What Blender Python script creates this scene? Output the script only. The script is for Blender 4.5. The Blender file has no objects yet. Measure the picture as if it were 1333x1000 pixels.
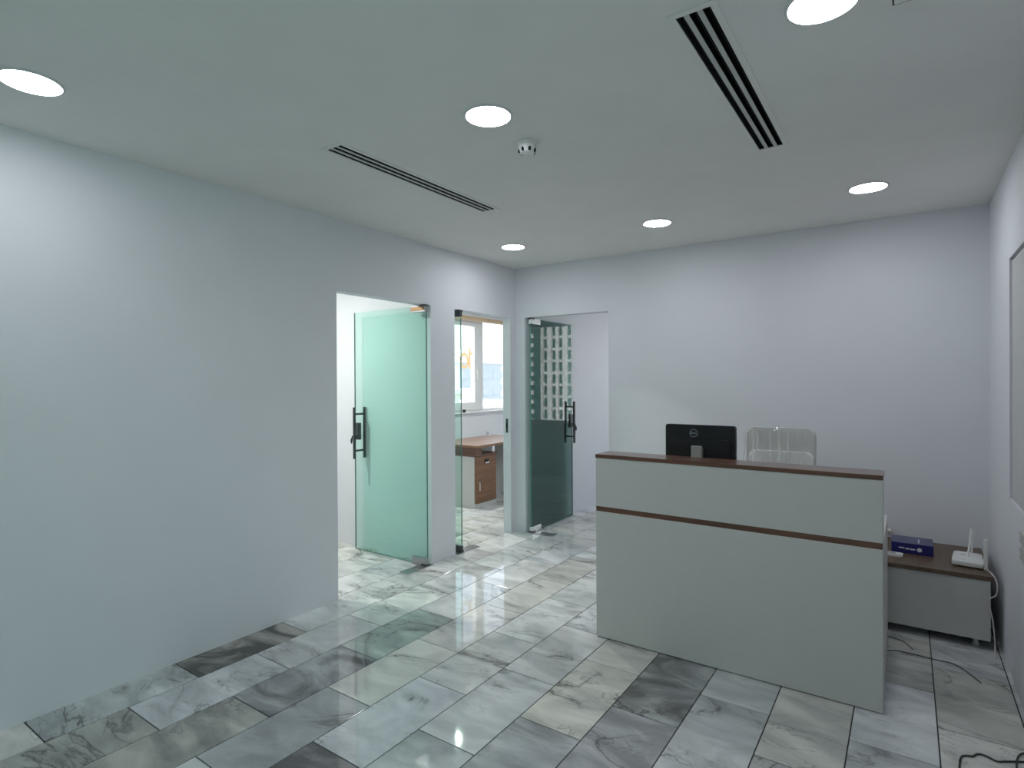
import bpy, bmesh, math, random
from mathutils import Vector, Matrix

random.seed(7)
sc = bpy.context.scene
col = sc.collection

# ------------------------------------------------------------------ camera
F_PX, YAW, PITCH, ROLL, CAM_H = 745.21, 0.6041, 0.0049, -0.0047, 1.5
fw = Vector((-math.sin(YAW) * math.cos(PITCH), math.cos(YAW) * math.cos(PITCH), -math.sin(PITCH)))
r0 = Vector((math.cos(YAW), math.sin(YAW), 0))
u0 = r0.cross(fw)
rt = r0 * math.cos(ROLL) + u0 * math.sin(ROLL)
up = rt.cross(fw)
cam_d = bpy.data.cameras.new('camera')
cam_d.sensor_width = 36.0
cam_d.lens = F_PX / 1333.0 * 36.0
cam_d.clip_start = 0.02
cam_d.clip_end = 1000
cam = bpy.data.objects.new('camera', cam_d)
col.objects.link(cam)
m = Matrix.Identity(4)
for i in range(3):
    m[i][0], m[i][1], m[i][2] = rt[i], up[i], -fw[i]
m[2][3] = CAM_H
cam.matrix_world = m
sc.camera = cam

# ------------------------------------------------------------------ world, exposure, lamp strengths
SKY_STRENGTH = 0.37
LAMP = 27.0            # emission of the reception downlights
LAMP_ADDED = 240.0     # emission of the unseen lamps added to brighten the side offices
sc.view_settings.view_transform = 'Standard'
sc.view_settings.look = 'None'
sc.view_settings.gamma = 1.0
sc.view_settings.use_curve_mapping = False
sc.view_settings.exposure = 0.84
w = bpy.data.worlds.new('sky')
sc.world = w
w.use_nodes = True
wn = w.node_tree.nodes
wn.clear()
wo = wn.new('ShaderNodeOutputWorld')
bg = wn.new('ShaderNodeBackground')
sky = wn.new('ShaderNodeTexSky')
sky.sky_type = 'NISHITA'
sky.sun_disc = False
sky.sun_elevation = math.radians(48)
sky.sun_rotation = math.radians(200)
sky.dust_density = 3.0
bg.inputs['Strength'].default_value = SKY_STRENGTH
hs = wn.new('ShaderNodeHueSaturation')
hs.inputs['Saturation'].default_value = 0.45
w.node_tree.links.new(sky.outputs[0], hs.inputs['Color'])
w.node_tree.links.new(hs.outputs[0], bg.inputs[0])
w.node_tree.links.new(bg.outputs[0], wo.inputs[0])


# ------------------------------------------------------------------ materials
def nodes(name):
    mt = bpy.data.materials.new(name)
    mt.use_nodes = True
    nt = mt.node_tree
    return mt, nt, nt.nodes['Principled BSDF']


def L(nt, a, b):
    nt.links.new(a, b)


def plain(name, c, rough=0.5, metal=0.0, var=0.04, scale=6.0, bump=0.0, coat=0.0):
    mt, nt, b = nodes(name)
    n = nt.nodes
    tc = n.new('ShaderNodeTexCoord')
    no = n.new('ShaderNodeTexNoise')
    no.inputs['Scale'].default_value = scale
    no.inputs['Detail'].default_value = 4
    L(nt, tc.outputs['Object'], no.inputs['Vector'])
    rp = n.new('ShaderNodeValToRGB')
    rp.color_ramp.elements[0].position = 0.3
    rp.color_ramp.elements[1].position = 0.7
    rp.color_ramp.elements[0].color = tuple(x * (1 - var) for x in c) + (1,)
    rp.color_ramp.elements[1].color = tuple(min(1, x * (1 + var)) for x in c) + (1,)
    L(nt, no.outputs['Fac'], rp.inputs[0])
    L(nt, rp.outputs[0], b.inputs['Base Color'])
    b.inputs['Roughness'].default_value = rough
    b.inputs['Metallic'].default_value = metal
    if coat:
        b.inputs['Coat Weight'].default_value = coat
        b.inputs['Coat Roughness'].default_value = 0.08
    if bump:
        n2 = n.new('ShaderNodeTexNoise')
        n2.inputs['Scale'].default_value = 180
        L(nt, tc.outputs['Object'], n2.inputs['Vector'])
        bp = n.new('ShaderNodeBump')
        bp.inputs['Strength'].default_value = bump
        bp.inputs['Distance'].default_value = 0.002
        L(nt, n2.outputs['Fac'], bp.inputs['Height'])
        L(nt, bp.outputs[0], b.inputs['Normal'])
    return mt


def wood(name, c1, c2, rough=0.35, axis=0, coat=0.0):
    mt, nt, b = nodes(name)
    n = nt.nodes
    tc = n.new('ShaderNodeTexCoord')
    mp = n.new('ShaderNodeMapping')
    s = [38, 38, 38]
    s[axis] = 2.2
    mp.inputs['Scale'].default_value = s
    L(nt, tc.outputs['Object'], mp.inputs[0])
    no = n.new('ShaderNodeTexNoise')
    no.inputs['Scale'].default_value = 1.0
    no.inputs['Detail'].default_value = 6
    no.inputs['Distortion'].default_value = 0.6
    L(nt, mp.outputs[0], no.inputs['Vector'])
    rp = n.new('ShaderNodeValToRGB')
    rp.color_ramp.elements[0].position = 0.32
    rp.color_ramp.elements[1].position = 0.68
    rp.color_ramp.elements[0].color = c1 + (1,)
    rp.color_ramp.elements[1].color = c2 + (1,)
    L(nt, no.outputs['Fac'], rp.inputs[0])
    L(nt, rp.outputs[0], b.inputs['Base Color'])
    b.inputs['Roughness'].default_value = rough
    b.inputs['Coat Weight'].default_value = coat
    b.inputs['Coat Roughness'].default_value = 0.06
    return mt


def emit(name, c, s):
    mt, nt, b = nodes(name)
    b.inputs['Base Color'].default_value = (0.9, 0.9, 0.9, 1)
    b.inputs['Emission Color'].default_value = c + (1,)
    b.inputs['Emission Strength'].default_value = s
    return mt


def glass(name, tint, ior=1.5, haze=0.0, haze_col=(1, 1, 1)):
    """flat sheet glass: tinted straight-through light plus a Fresnel mirror on the outer face"""
    mt = bpy.data.materials.new(name)
    mt.use_nodes = True
    nt = mt.node_tree
    n = nt.nodes
    n.clear()
    out = n.new('ShaderNodeOutputMaterial')
    tr = n.new('ShaderNodeBsdfTransparent')
    tr.inputs[0].default_value = tuple(math.sqrt(x) for x in tint) + (1,)
    gl = n.new('ShaderNodeBsdfGlossy')
    gl.inputs['Roughness'].default_value = 0.0
    gl.inputs['Color'].default_value = (1, 1, 1, 1)
    fr = n.new('ShaderNodeFresnel')
    fr.inputs['IOR'].default_value = ior
    geo = n.new('ShaderNodeNewGeometry')
    inv = n.new('ShaderNodeMath')
    inv.operation = 'SUBTRACT'
    inv.inputs[0].default_value = 1
    L(nt, geo.outputs['Backfacing'], inv.inputs[1])
    mu = n.new('ShaderNodeMath')
    mu.operation = 'MULTIPLY'
    L(nt, fr.outputs[0], mu.inputs[0])
    L(nt, inv.outputs[0], mu.inputs[1])
    body = tr.outputs[0]
    if haze:
        df = n.new('ShaderNodeBsdfDiffuse')
        df.inputs[0].default_value = haze_col + (1,)
        mh = n.new('ShaderNodeMixShader')
        mh.inputs[0].default_value = haze
        L(nt, tr.outputs[0], mh.inputs[1])
        L(nt, df.outputs[0], mh.inputs[2])
        body = mh.outputs[0]
    mx = n.new('ShaderNodeMixShader')
    L(nt, mu.outputs[0], mx.inputs[0])
    L(nt, body, mx.inputs[1])
    L(nt, gl.outputs[0], mx.inputs[2])
    L(nt, mx.outputs[0], out.inputs[0])
    return mt


def marble():
    """polished marble tile: Object Info colour = tint, alpha = how heavily veined"""
    mt, nt, b = nodes('polished_marble')
    n = nt.nodes
    tc = n.new('ShaderNodeTexCoord')
    oi = n.new('ShaderNodeObjectInfo')
    off = n.new('ShaderNodeVectorMath')
    off.operation = 'MULTIPLY_ADD'
    cv = n.new('ShaderNodeCombineXYZ')
    for i, k in enumerate((37.0, 61.0, 83.0)):
        mm = n.new('ShaderNodeMath')
        mm.operation = 'MULTIPLY'
        mm.inputs[1].default_value = k
        L(nt, oi.outputs['Random'], mm.inputs[0])
        L(nt, mm.outputs[0], cv.inputs[i])
    off.inputs[1].default_value = (1, 1, 1)
    L(nt, tc.outputs['Object'], off.inputs[0])
    L(nt, cv.outputs[0], off.inputs[2])
    rot = n.new('ShaderNodeMapping')
    rot.inputs['Rotation'].default_value = (0, 0, 0.55)
    rot.inputs['Scale'].default_value = (1.0, 2.1, 1.0)
    L(nt, off.outputs[0], rot.inputs[0])

    def noise(scale, detail, dist, src=rot.outputs[0], rough=0.55):
        t = n.new('ShaderNodeTexNoise')
        t.inputs['Scale'].default_value = scale
        t.inputs['Detail'].default_value = detail
        t.inputs['Distortion'].default_value = dist
        t.inputs['Roughness'].default_value = rough
        L(nt, src, t.inputs['Vector'])
        return t.outputs['Fac']

    def ramp(src, p0, p1, c0, c1):
        r = n.new('ShaderNodeValToRGB')
        r.color_ramp.elements[0].position = p0
        r.color_ramp.elements[1].position = p1
        r.color_ramp.elements[0].color = c0 + (1,)
        r.color_ramp.elements[1].color = c1 + (1,)
        L(nt, src, r.inputs[0])
        return r.outputs[0]

    def ridge(src, width):
        a = n.new('ShaderNodeMath'); a.operation = 'SUBTRACT'; a.inputs[1].default_value = 0.5
        L(nt, src, a.inputs[0])
        c = n.new('ShaderNodeMath'); c.operation = 'ABSOLUTE'
        L(nt, a.outputs[0], c.inputs[0])
        d = n.new('ShaderNodeMapRange')
        d.inputs['From Min'].default_value = 0.0
        d.inputs['From Max'].default_value = width
        d.inputs['To Min'].default_value = 1.0
        d.inputs['To Max'].default_value = 0.0
        L(nt, c.outputs[0], d.inputs['Value'])
        return d.outputs[0]

    cloud = ramp(noise(2.6, 6, 0.8), 0.30, 0.66, (0.52, 0.535, 0.54), (0.91, 0.915, 0.90))
    mask = ramp(noise(1.5, 3, 0.4), 0.46, 0.62, (0, 0, 0), (1, 1, 1))
    streak = ridge(noise(1.2, 6, 0.9), 0.075)
    vein = ridge(noise(1.2, 6, 0.9), 0.013)
    fine = ridge(noise(3.4, 8, 1.0), 0.012)
    # heavy smoky patches, amount from the tile's alpha
    smoke = ramp(noise(1.9, 6, 1.1), 0.40, 0.60, (1, 1, 1), (0, 0, 0))

    def mix(fac, a, c, fv=None):
        x = n.new('ShaderNodeMix')
        x.data_type = 'RGBA'
        if fac is not None:
            L(nt, fac, x.inputs[0])
        else:
            x.inputs[0].default_value = fv
        for sock, v in ((6, a), (7, c)):
            if isinstance(v, tuple):
                x.inputs[sock].default_value = v + (1,)
            else:
                L(nt, v, x.inputs[sock])
        return x.outputs[2]

    def mul(a, bb):
        x = n.new('ShaderNodeMath'); x.operation = 'MULTIPLY'
        L(nt, a, x.inputs[0])
        if isinstance(bb, float):
            x.inputs[1].default_value = bb
        else:
            L(nt, bb, x.inputs[1])
        return x.outputs[0]

    tinted = n.new('ShaderNodeMix')
    tinted.data_type = 'RGBA'
    tinted.blend_type = 'MULTIPLY'
    tinted.inputs[0].default_value = 1.0
    L(nt, cloud, tinted.inputs[6])
    L(nt, oi.outputs['Color'], tinted.inputs[7])
    c1 = mix(mul(smoke, oi.outputs['Alpha']), tinted.outputs[2], (0.075, 0.072, 0.07))
    c1 = mix(mul(mul(streak, mask), 0.42), c1, (0.20, 0.20, 0.195))
    c2 = mix(mul(mul(vein, mask), 0.8), c1, (0.07, 0.068, 0.062))
    c3 = mix(mul(mul(fine, mask), 0.55), c2, (0.12, 0.115, 0.105))
    L(nt, c3, b.inputs['Base Color'])
    b.inputs['Roughness'].default_value = 0.045
    b.inputs['IOR'].default_value = 1.5
    return mt


M = {}
M['wall'] = plain('white_wall_paint', (0.77, 0.785, 0.825), 0.7, var=0.015, scale=3, bump=0.08)
M['ceil'] = plain('white_ceiling_paint', (0.82, 0.81, 0.79), 0.85, var=0.02, scale=4, bump=0.06)
M['marble'] = marble()
M['grout'] = plain('dark_grout', (0.05, 0.047, 0.044), 0.9)
M['laminate'] = plain('white_laminate', (0.60, 0.595, 0.575), 0.45, var=0.01, scale=20)
M['white'] = plain('white_plastic', (0.78, 0.78, 0.77), 0.35, var=0.01)
M['frame_white'] = plain('white_window_frame', (0.82, 0.83, 0.84), 0.35, var=0.01)
M['walnut'] = wood('walnut_x', (0.085, 0.033, 0.018), (0.17, 0.072, 0.04), 0.3, 0, coat=0.4)
M['walnut_y'] = wood('walnut_y', (0.16, 0.075, 0.035), (0.27, 0.135, 0.065), 0.35, 1, coat=0.2)
M['walnut_z'] = wood('walnut_z', (0.14, 0.06, 0.025), (0.25, 0.115, 0.05), 0.35, 1, coat=0.2)
M['walnut_dull'] = wood('dull_walnut_y', (0.085, 0.052, 0.03), (0.14, 0.09, 0.055), 0.4, 1, coat=0.1)
M['oak'] = wood('oak_y', (0.55, 0.40, 0.26), (0.68, 0.52, 0.36), 0.4, 1)
M['steel'] = plain('brushed_steel', (0.42, 0.42, 0.43), 0.28, 1.0, var=0.05, scale=60)
M['steel_dark'] = plain('dark_brushed_steel', (0.10, 0.105, 0.11), 0.35, 0.8, var=0.05, scale=60)
M['chrome'] = plain('polished_steel', (0.8, 0.8, 0.8), 0.18, 1.0, var=0.02)
M['bronze'] = plain('bronze_steel', (0.42, 0.27, 0.15), 0.25, 1.0, var=0.05)  # warm reflection on the top door patch, put into the strip's colour
M['black'] = plain('black_plastic', (0.012, 0.012, 0.014), 0.3, var=0.1, scale=30)
M['void'] = plain('matt_black_duct', (0.006, 0.006, 0.007), 0.9)
M['vent'] = plain('grey_vent_metal', (0.52, 0.52, 0.50), 0.5)
M['grey_plastic'] = plain('grey_plastic', (0.34, 0.34, 0.33), 0.4)
M['leather'] = plain('pale_grey_leather', (0.58, 0.58, 0.56), 0.45, var=0.03, scale=12, bump=0.1)
M['cushion'] = plain('white_leather', (0.82, 0.82, 0.81), 0.4, var=0.02)
M['blue'] = plain('navy_card', (0.012, 0.012, 0.14), 0.4, var=0.15, scale=8)
M['blue_top'] = plain('blue_grey_card', (0.05, 0.055, 0.15), 0.3, var=0.3, scale=14)
M['print'] = plain('white_print', (0.7, 0.7, 0.78), 0.5)
M['cord_dark'] = plain('dark_cord', (0.03, 0.035, 0.03), 0.5)
M['cord_grey'] = plain('grey_cord', (0.11, 0.11, 0.115), 0.5)
M['cord_white'] = plain('white_cord', (0.6, 0.58, 0.54), 0.5)
def vinyl():
    mt = bpy.data.materials.new('beige_translucent_vinyl')
    mt.use_nodes = True
    nt = mt.node_tree
    n = nt.nodes
    n.clear()
    out = n.new('ShaderNodeOutputMaterial')
    df = n.new('ShaderNodeBsdfDiffuse')
    tl = n.new('ShaderNodeBsdfTranslucent')
    tp = n.new('ShaderNodeBsdfTransparent')
    df.inputs[0].default_value = (0.80, 0.66, 0.46, 1)
    tl.inputs[0].default_value = (0.85, 0.70, 0.48, 1)
    tp.inputs[0].default_value = (0.9, 0.8, 0.6, 1)
    m1 = n.new('ShaderNodeMixShader')
    m2 = n.new('ShaderNodeMixShader')
    m1.inputs[0].default_value = 0.6
    m2.inputs[0].default_value = 0.2
    L(nt, df.outputs[0], m1.inputs[1])
    L(nt, tl.outputs[0], m1.inputs[2])
    L(nt, m1.outputs[0], m2.inputs[1])
    L(nt, tp.outputs[0], m2.inputs[2])
    L(nt, m2.outputs[0], out.inputs[0])
    return mt


M['gold'] = vinyl()
M['glass_pale'] = glass('pale_green_glass', (0.70, 0.92, 0.85))
M['glass_dark'] = glass('dark_teal_glass', (0.19, 0.33, 0.30), ior=1.65)
M['glass_edge'] = plain('green_glass_edge', (0.10, 0.24, 0.20), 0.2)
M['pane'] = glass('window_pane', (0.93, 0.97, 0.97))
M['pane_green'] = glass('green_entrance_pane', (0.42, 0.62, 0.53))
M['wrap'] = glass('clear_plastic_wrap', (0.93, 0.93, 0.93), ior=1.6, haze=0.06)
M['wrap_fold'] = glass('creased_plastic_wrap', (0.95, 0.95, 0.95), ior=1.6, haze=0.5)
M['frost'] = plain('grey_frosted_panel', (0.60, 0.60, 0.60), 0.4, var=0.01)
M['lamp'] = emit('lamp_diffuser', (0.93, 0.95, 1.0), LAMP)
M['lamp_office'] = emit('office_lamp_diffuser', (0.97, 1.0, 0.93), LAMP_ADDED)
M['lamp_c'] = emit('weak_office_lamp_diffuser', (1.0, 0.99, 0.96), LAMP_ADDED * 0.3)
M['lamp_ring'] = plain('grey_lamp_ring', (0.7, 0.7, 0.72), 0.4)
M['concrete'] = plain('pale_concrete', (0.55, 0.55, 0.53), 0.9, scale=0.2)
M['facade'] = plain('pale_facade', (0.82, 0.82, 0.80), 0.8, scale=0.2)
M['facade_tan'] = plain('tan_facade', (0.75, 0.70, 0.63), 0.8, scale=0.2)
M['facade_blue'] = plain('blue_facade', (0.46, 0.52, 0.55), 0.6, scale=0.2)
M['facade_pink'] = plain('pink_facade', (0.72, 0.55, 0.52), 0.7, scale=0.2)
M['curtain'] = plain('green_curtain_wall', (0.10, 0.17, 0.16), 0.25, scale=0.3)


# ------------------------------------------------------------------ mesh helpers
class MB:
    def __init__(self):
        self.bm = bmesh.new()

    def box(self, x0, x1, y0, y1, z0, z1, bev=0.0, seg=2):
        vs = [self.bm.verts.new(p) for p in
              ((x0, y0, z0), (x1, y0, z0), (x1, y1, z0), (x0, y1, z0),
               (x0, y0, z1), (x1, y0, z1), (x1, y1, z1), (x0, y1, z1))]
        fs = [self.bm.faces.new([vs[i] for i in f]) for f in
              ((0, 3, 2, 1), (4, 5, 6, 7), (0, 1, 5, 4), (1, 2, 6, 5), (2, 3, 7, 6), (3, 0, 4, 7))]
        if bev:
            es = list({e for f in fs for e in f.edges})
            bmesh.ops.bevel(self.bm, geom=es, offset=bev, segments=seg, profile=0.5, affect='EDGES')
        return self

    def prism(self, poly, axis, a, b, bev=0.0, seg=2):
        """polygon in the two other axes, extruded from a to b along axis (0, 1 or 2)"""
        def P(u, v, t):
            q = [u, v]
            q.insert(axis, t)
            return q
        lo = [self.bm.verts.new(P(u, v, a)) for u, v in poly]
        hi = [self.bm.verts.new(P(u, v, b)) for u, v in poly]
        fs = [self.bm.faces.new(lo[::-1]), self.bm.faces.new(hi)]
        k = len(poly)
        caps = [fs[0], fs[1]]
        for i in range(k):
            fs.append(self.bm.faces.new((lo[i], lo[(i + 1) % k], hi[(i + 1) % k], hi[i])))
        if bev:
            es = list({e for f in caps for e in f.edges})
            bmesh.ops.bevel(self.bm, geom=es, offset=bev, segments=seg, profile=0.5, affect='EDGES')
        bmesh.ops.recalc_face_normals(self.bm, faces=self.bm.faces[:])
        return self

    def tube(self, pts, r, seg=10, caps=True):
        pts = [Vector(p) for p in pts]
        rings = []
        ref = None
        for i, p in enumerate(pts):
            t = (pts[min(i + 1, len(pts) - 1)] - pts[max(i - 1, 0)]).normalized()
            if ref is None:
                ref = Vector((0, 0, 1)) if abs(t.z) < 0.9 else Vector((1, 0, 0))
            a = (ref - t * ref.dot(t)).normalized()
            ref = a
            bb = t.cross(a)
            rr = r[i] if isinstance(r, (list, tuple)) else r
            rings.append([self.bm.verts.new(p + (a * math.cos(2 * math.pi * k / seg) + bb * math.sin(2 * math.pi * k / seg)) * rr)
                          for k in range(seg)])
        for i in range(len(rings) - 1):
            for k in range(seg):
                self.bm.faces.new((rings[i][k], rings[i][(k + 1) % seg], rings[i + 1][(k + 1) % seg], rings[i + 1][k]))
        if caps:
            self.bm.faces.new(rings[0][::-1])
            self.bm.faces.new(rings[-1])
        return self

    def lathe(self, prof, c=(0, 0, 0), seg=40):
        """profile of (radius, z) turned about a vertical axis through c"""
        rings = []
        for r, z in prof:
            if r < 1e-6:
                rings.append([self.bm.verts.new((c[0], c[1], c[2] + z))])
            else:
                rings.append([self.bm.verts.new((c[0] + r * math.cos(2 * math.pi * k / seg), c[1] + r * math.sin(2 * math.pi * k / seg), c[2] + z))
                              for k in range(seg)])
        for A, B in zip(rings, rings[1:]):
            for k in range(seg):
                k2 = (k + 1) % seg
                if len(A) == 1:
                    self.bm.faces.new((A[0], B[k2], B[k]))
                elif len(B) == 1:
                    self.bm.faces.new((A[k], A[k2], B[0]))
                else:
                    self.bm.faces.new((A[k], A[k2], B[k2], B[k]))
        bmesh.ops.recalc_face_normals(self.bm, faces=self.bm.faces[:])
        return self

    def slab(self, xs, ys, z0, z1, holes, axis=2):
        """solid plate with rectangular holes (u0,u1,v0,v1) and clean reveals"""
        us = sorted(set([xs[0], xs[1]] + [h[i] for h in holes for i in (0, 1)]))
        vs = sorted(set([ys[0], ys[1]] + [h[i] for h in holes for i in (2, 3)]))
        us = [u for u in us if xs[0] - 1e-6 <= u <= xs[1] + 1e-6]
        vs = [v for v in vs if ys[0] - 1e-6 <= v <= ys[1] + 1e-6]

        def solid(i, j):
            if i < 0 or j < 0 or i >= len(us) - 1 or j >= len(vs) - 1:
                return False
            u, v = (us[i] + us[i + 1]) / 2, (vs[j] + vs[j + 1]) / 2
            return not any(h[0] < u < h[1] and h[2] < v < h[3] for h in holes)

        def P(u, v, t):
            q = [u, v]
            q.insert(axis, t)
            return q
        cache = {}

        def V(i, j, t):
            k = (i, j, t)
            if k not in cache:
                cache[k] = self.bm.verts.new(P(us[i], vs[j], t))
            return cache[k]
        for i in range(len(us) - 1):
            for j in range(len(vs) - 1):
                if not solid(i, j):
                    continue
                for t in (z0, z1):
                    self.bm.faces.new([V(i, j, t), V(i + 1, j, t), V(i + 1, j + 1, t), V(i, j + 1, t)])
                for di, dj, a, bq in ((-1, 0, (i, j), (i, j + 1)), (1, 0, (i + 1, j), (i + 1, j + 1)),
                                      (0, -1, (i, j), (i + 1, j)), (0, 1, (i, j + 1), (i + 1, j + 1))):
                    if not solid(i + di, j + dj):
                        self.bm.faces.new([V(*a, z0), V(*bq, z0), V(*bq, z1), V(*a, z1)])
        bmesh.ops.recalc_face_normals(self.bm, faces=self.bm.faces[:])
        return self

    def build(self, name, mat, parent=None, origin=None, smooth=False):
        if parent is not None:
            o3 = parent_world(parent)
        else:
            o3 = Vector(origin) if origin is not None else Vector((0, 0, 0))
        bmesh.ops.translate(self.bm, verts=self.bm.verts[:], vec=-o3 if origin is None or parent is not None else -Vector(origin))
        me = bpy.data.meshes.new(name)
        if smooth:
            for f in self.bm.faces:
                f.smooth = True
        self.bm.to_mesh(me)
        self.bm.free()
        if smooth:
            try:
                me.set_sharp_from_angle(angle=math.radians(40))
            except Exception:
                pass
        me.materials.append(M[mat] if isinstance(mat, str) else mat)
        o = bpy.data.objects.new(name, me)
        col.objects.link(o)
        if parent is not None:
            o.parent = parent
        elif origin is not None:
            o.location = origin
        return o


def parent_world(p):
    v = Vector((0, 0, 0))
    while p is not None:
        v += p.location
        p = p.parent
    return v


def tag(o, label, cat, group=None, kind=None):
    o['label'] = label
    o['category'] = cat
    if group:
        o['group'] = group
    if kind:
        o['kind'] = kind
    return o


def thing(name, loc, label, cat, group=None, kind=None):
    o = bpy.data.objects.new(name, None)
    o.empty_display_size = 0.1
    col.objects.link(o)
    o.location = loc
    return tag(o, label, cat, group, kind)


def copy_tree(o, parent=None):
    c = o.copy()
    col.objects.link(c)
    c.parent = parent
    for ch in list(o.children):
        copy_tree(ch, c)
    return c


def text_mesh(name, body, size, mat, parent, loc, rot, depth=0.001):
    cu = bpy.data.curves.new(name, 'FONT')
    cu.body = body
    cu.size = size
    cu.extrude = depth
    cu.align_x = 'CENTER'
    cu.align_y = 'CENTER'
    t = bpy.data.objects.new(name + '_curve', cu)
    col.objects.link(t)
    dg = bpy.context.evaluated_depsgraph_get()
    me = bpy.data.meshes.new_from_object(t.evaluated_get(dg))
    bpy.data.objects.remove(t)
    bpy.data.curves.remove(cu)
    me.name = name
    me.materials.clear()
    me.materials.append(M[mat])
    o = bpy.data.objects.new(name, me)
    col.objects.link(o)
    o.parent = parent
    o.location = Vector(loc) - parent_world(parent)
    o.rotation_euler = rot
    return o


# ------------------------------------------------------------------ room dimensions (metres)
XL, XR, YB, YR, ZC, ZD = -3.22, 0.433, 4.73, -2.6, 2.618, 2.127
T = 0.09
XW = -5.2            # outer wall of the side offices
YF = 7.9             # outer wall of the rear offices
D1 = (2.551, 3.492)  # glass door openings along the left wall
D2 = (3.795, 4.64)
D3 = (-3.109, -2.209)  # opening in the back wall
WIN_B = (5.75, 7.6, 1.04, 2.45)
WIN_C = (-2.55, -0.25, 0.82, 2.42)
WIN_R = (-2.3, 0.5, 0.0, 2.35)   # unseen glazed front in the right wall, added for daylight
REC = (2.2, 3.875, 0.885, 2.118)

# ------------------------------------------------------------------ floor: grout bed and marble tiles
fl = MB().box(XW - 0.2, XR + 0.2, YR - 0.2, YF + 0.2, -0.12, -0.0035).build('floor', 'grout')
tag(fl, 'polished grey and white marble tile floor', 'floor', kind='structure')

PX, PY, GAP = 0.3072, 0.634, 0.005
X0 = -2.966 - PX     # left edge of the row along the left wall
Y_EVEN, Y_ODD = 0.850, 1.160


def tile_mesh(wd, ln):
    b = MB().box(-wd / 2, wd / 2, -ln / 2, ln / 2, -0.009, 0, bev=0.0009, seg=1)
    me = bpy.data.meshes.new('tile')
    b.bm.to_mesh(me)
    b.bm.free()
    me.materials.append(M['marble'])
    return me


full_tile = tile_mesh(PX - GAP, PY - GAP)
SPECIAL = {  # (row, start of tile in y rounded) -> tint and smoke taken from the photograph
    (0, 1.48): ((0.55, 0.52, 0.48), 1.0), (2, 1.48): ((0.62, 0.63, 0.66), 0.75), (1, 0.53): ((0.70, 0.71, 0.66), 0.35),
    (2, 0.85): ((0.68, 0.68, 0.63), 0.45), (3, 1.16): ((0.62, 0.64, 0.66), 0.12), (2, 2.12): ((0.66, 0.76, 0.72), 0.35),
    (4, 0.85): ((0.45, 0.45, 0.46), 0.75), (7, 2.43): ((0.66, 0.67, 0.69), 0.8), (7, 1.79): ((0.70, 0.70, 0.74), 0.45),
    (6, 1.48): ((0.72, 0.74, 0.76), 0.45), (3, 1.79): ((0.97, 0.96, 0.91), 0.0), (6, 2.12): ((0.96, 0.94, 0.87), 0.0),
    (1, 1.16): ((0.92, 0.94, 0.98), 0.1), (1, 1.79): ((0.92, 0.92, 0.93), 0.1), (5, 1.79): ((0.90, 0.92, 0.93), 0.05),
    (4, 1.48): ((0.88, 0.90, 0.95), 0.0), (9, 2.43): ((0.90, 0.885, 0.85), 0.15), (8, 2.12): ((0.86, 0.87, 0.90), 0.1),
    (5, 1.16): ((0.85, 0.88, 0.88), 0.3), (0, 0.85): ((0.88, 0.92, 0.92), 0.2), (10, 3.39): ((0.80, 0.80, 0.76), 0.25),
    (11, 3.06): ((0.78, 0.79, 0.74), 0.2), (4, 2.12): ((0.93, 0.95, 0.94), 0.0), (3, 2.43): ((1, 0.98, 0.94), 0.0),
    (1, 2.43): ((0.95, 1.0, 0.96), 0.0), (0, 2.12): ((0.96, 0.98, 0.98), 0.0),
}
rest = MB()
rng = random.Random(11)
row_lo = int(math.floor((XW - X0) / PX))
row_hi = int(math.floor((XR - X0) / PX))
for r in range(row_lo, row_hi + 1):
    xa, xb = X0 + r * PX, X0 + (r + 1) * PX
    xa, xb = max(xa, XW - 0.05), min(xb, XR + 0.05)
    y00 = Y_EVEN if r % 2 == 0 else Y_ODD
    k0 = int(math.floor((YR - y00) / PY))
    k1 = int(math.ceil((YF - y00) / PY))
    for k in range(k0, k1):
        ya, yb = y00 + k * PY, y00 + (k + 1) * PY
        ya, yb = max(ya, YR - 0.05), min(yb, YF + 0.05)
        cx, cy = (xa + xb) / 2, (ya + yb) / 2
        tint = rng.uniform(0.80, 1.0)
        hue = rng.choice(((1, 1, 1), (0.97, 1.0, 1.0), (1.0, 0.985, 0.94), (0.96, 0.98, 1.02)))
        a = rng.choice((0, 0, 0, 0.08, 0.16, 0.25))
        colr = tuple(min(1, tint * h) for h in hue)
        if r < 0 or cy > YB:
            a *= 0.6
        for (sr, sy), (sc_, sa) in SPECIAL.items():
            if sr == r and abs(sy - (y00 + k * PY)) < 0.06:
                colr, a = sc_, sa
        # what the camera can see: reception from y=0.2 on, and the strips behind the openings
        seen = (xa > XL - 0.4 and 0.2 < cy < YB + 0.2) or (xa <= XL and 2.0 < cy < 7.2) or (cy >= YB and cx < 0.5 and cy < 7.2)
        if seen:
            wd, ln = xb - xa - GAP, yb - ya - GAP
            full = abs(wd - (PX - GAP)) < 1e-4 and abs(ln - (PY - GAP)) < 1e-4
            t = bpy.data.objects.new('tile', full_tile if full else tile_mesh(wd, ln))
            col.objects.link(t)
            t.parent = fl
            t.location = (cx, cy, 0)
            t.color = colr + (a,)
        else:
            rest.box(xa + GAP / 2, xb - GAP / 2, ya + GAP / 2, yb - GAP / 2, -0.009, 0)
o = rest.build('tile', 'marble', fl)
o['kind'] = 'stuff'
o.color = (0.9, 0.9, 0.9, 0.1)

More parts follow.
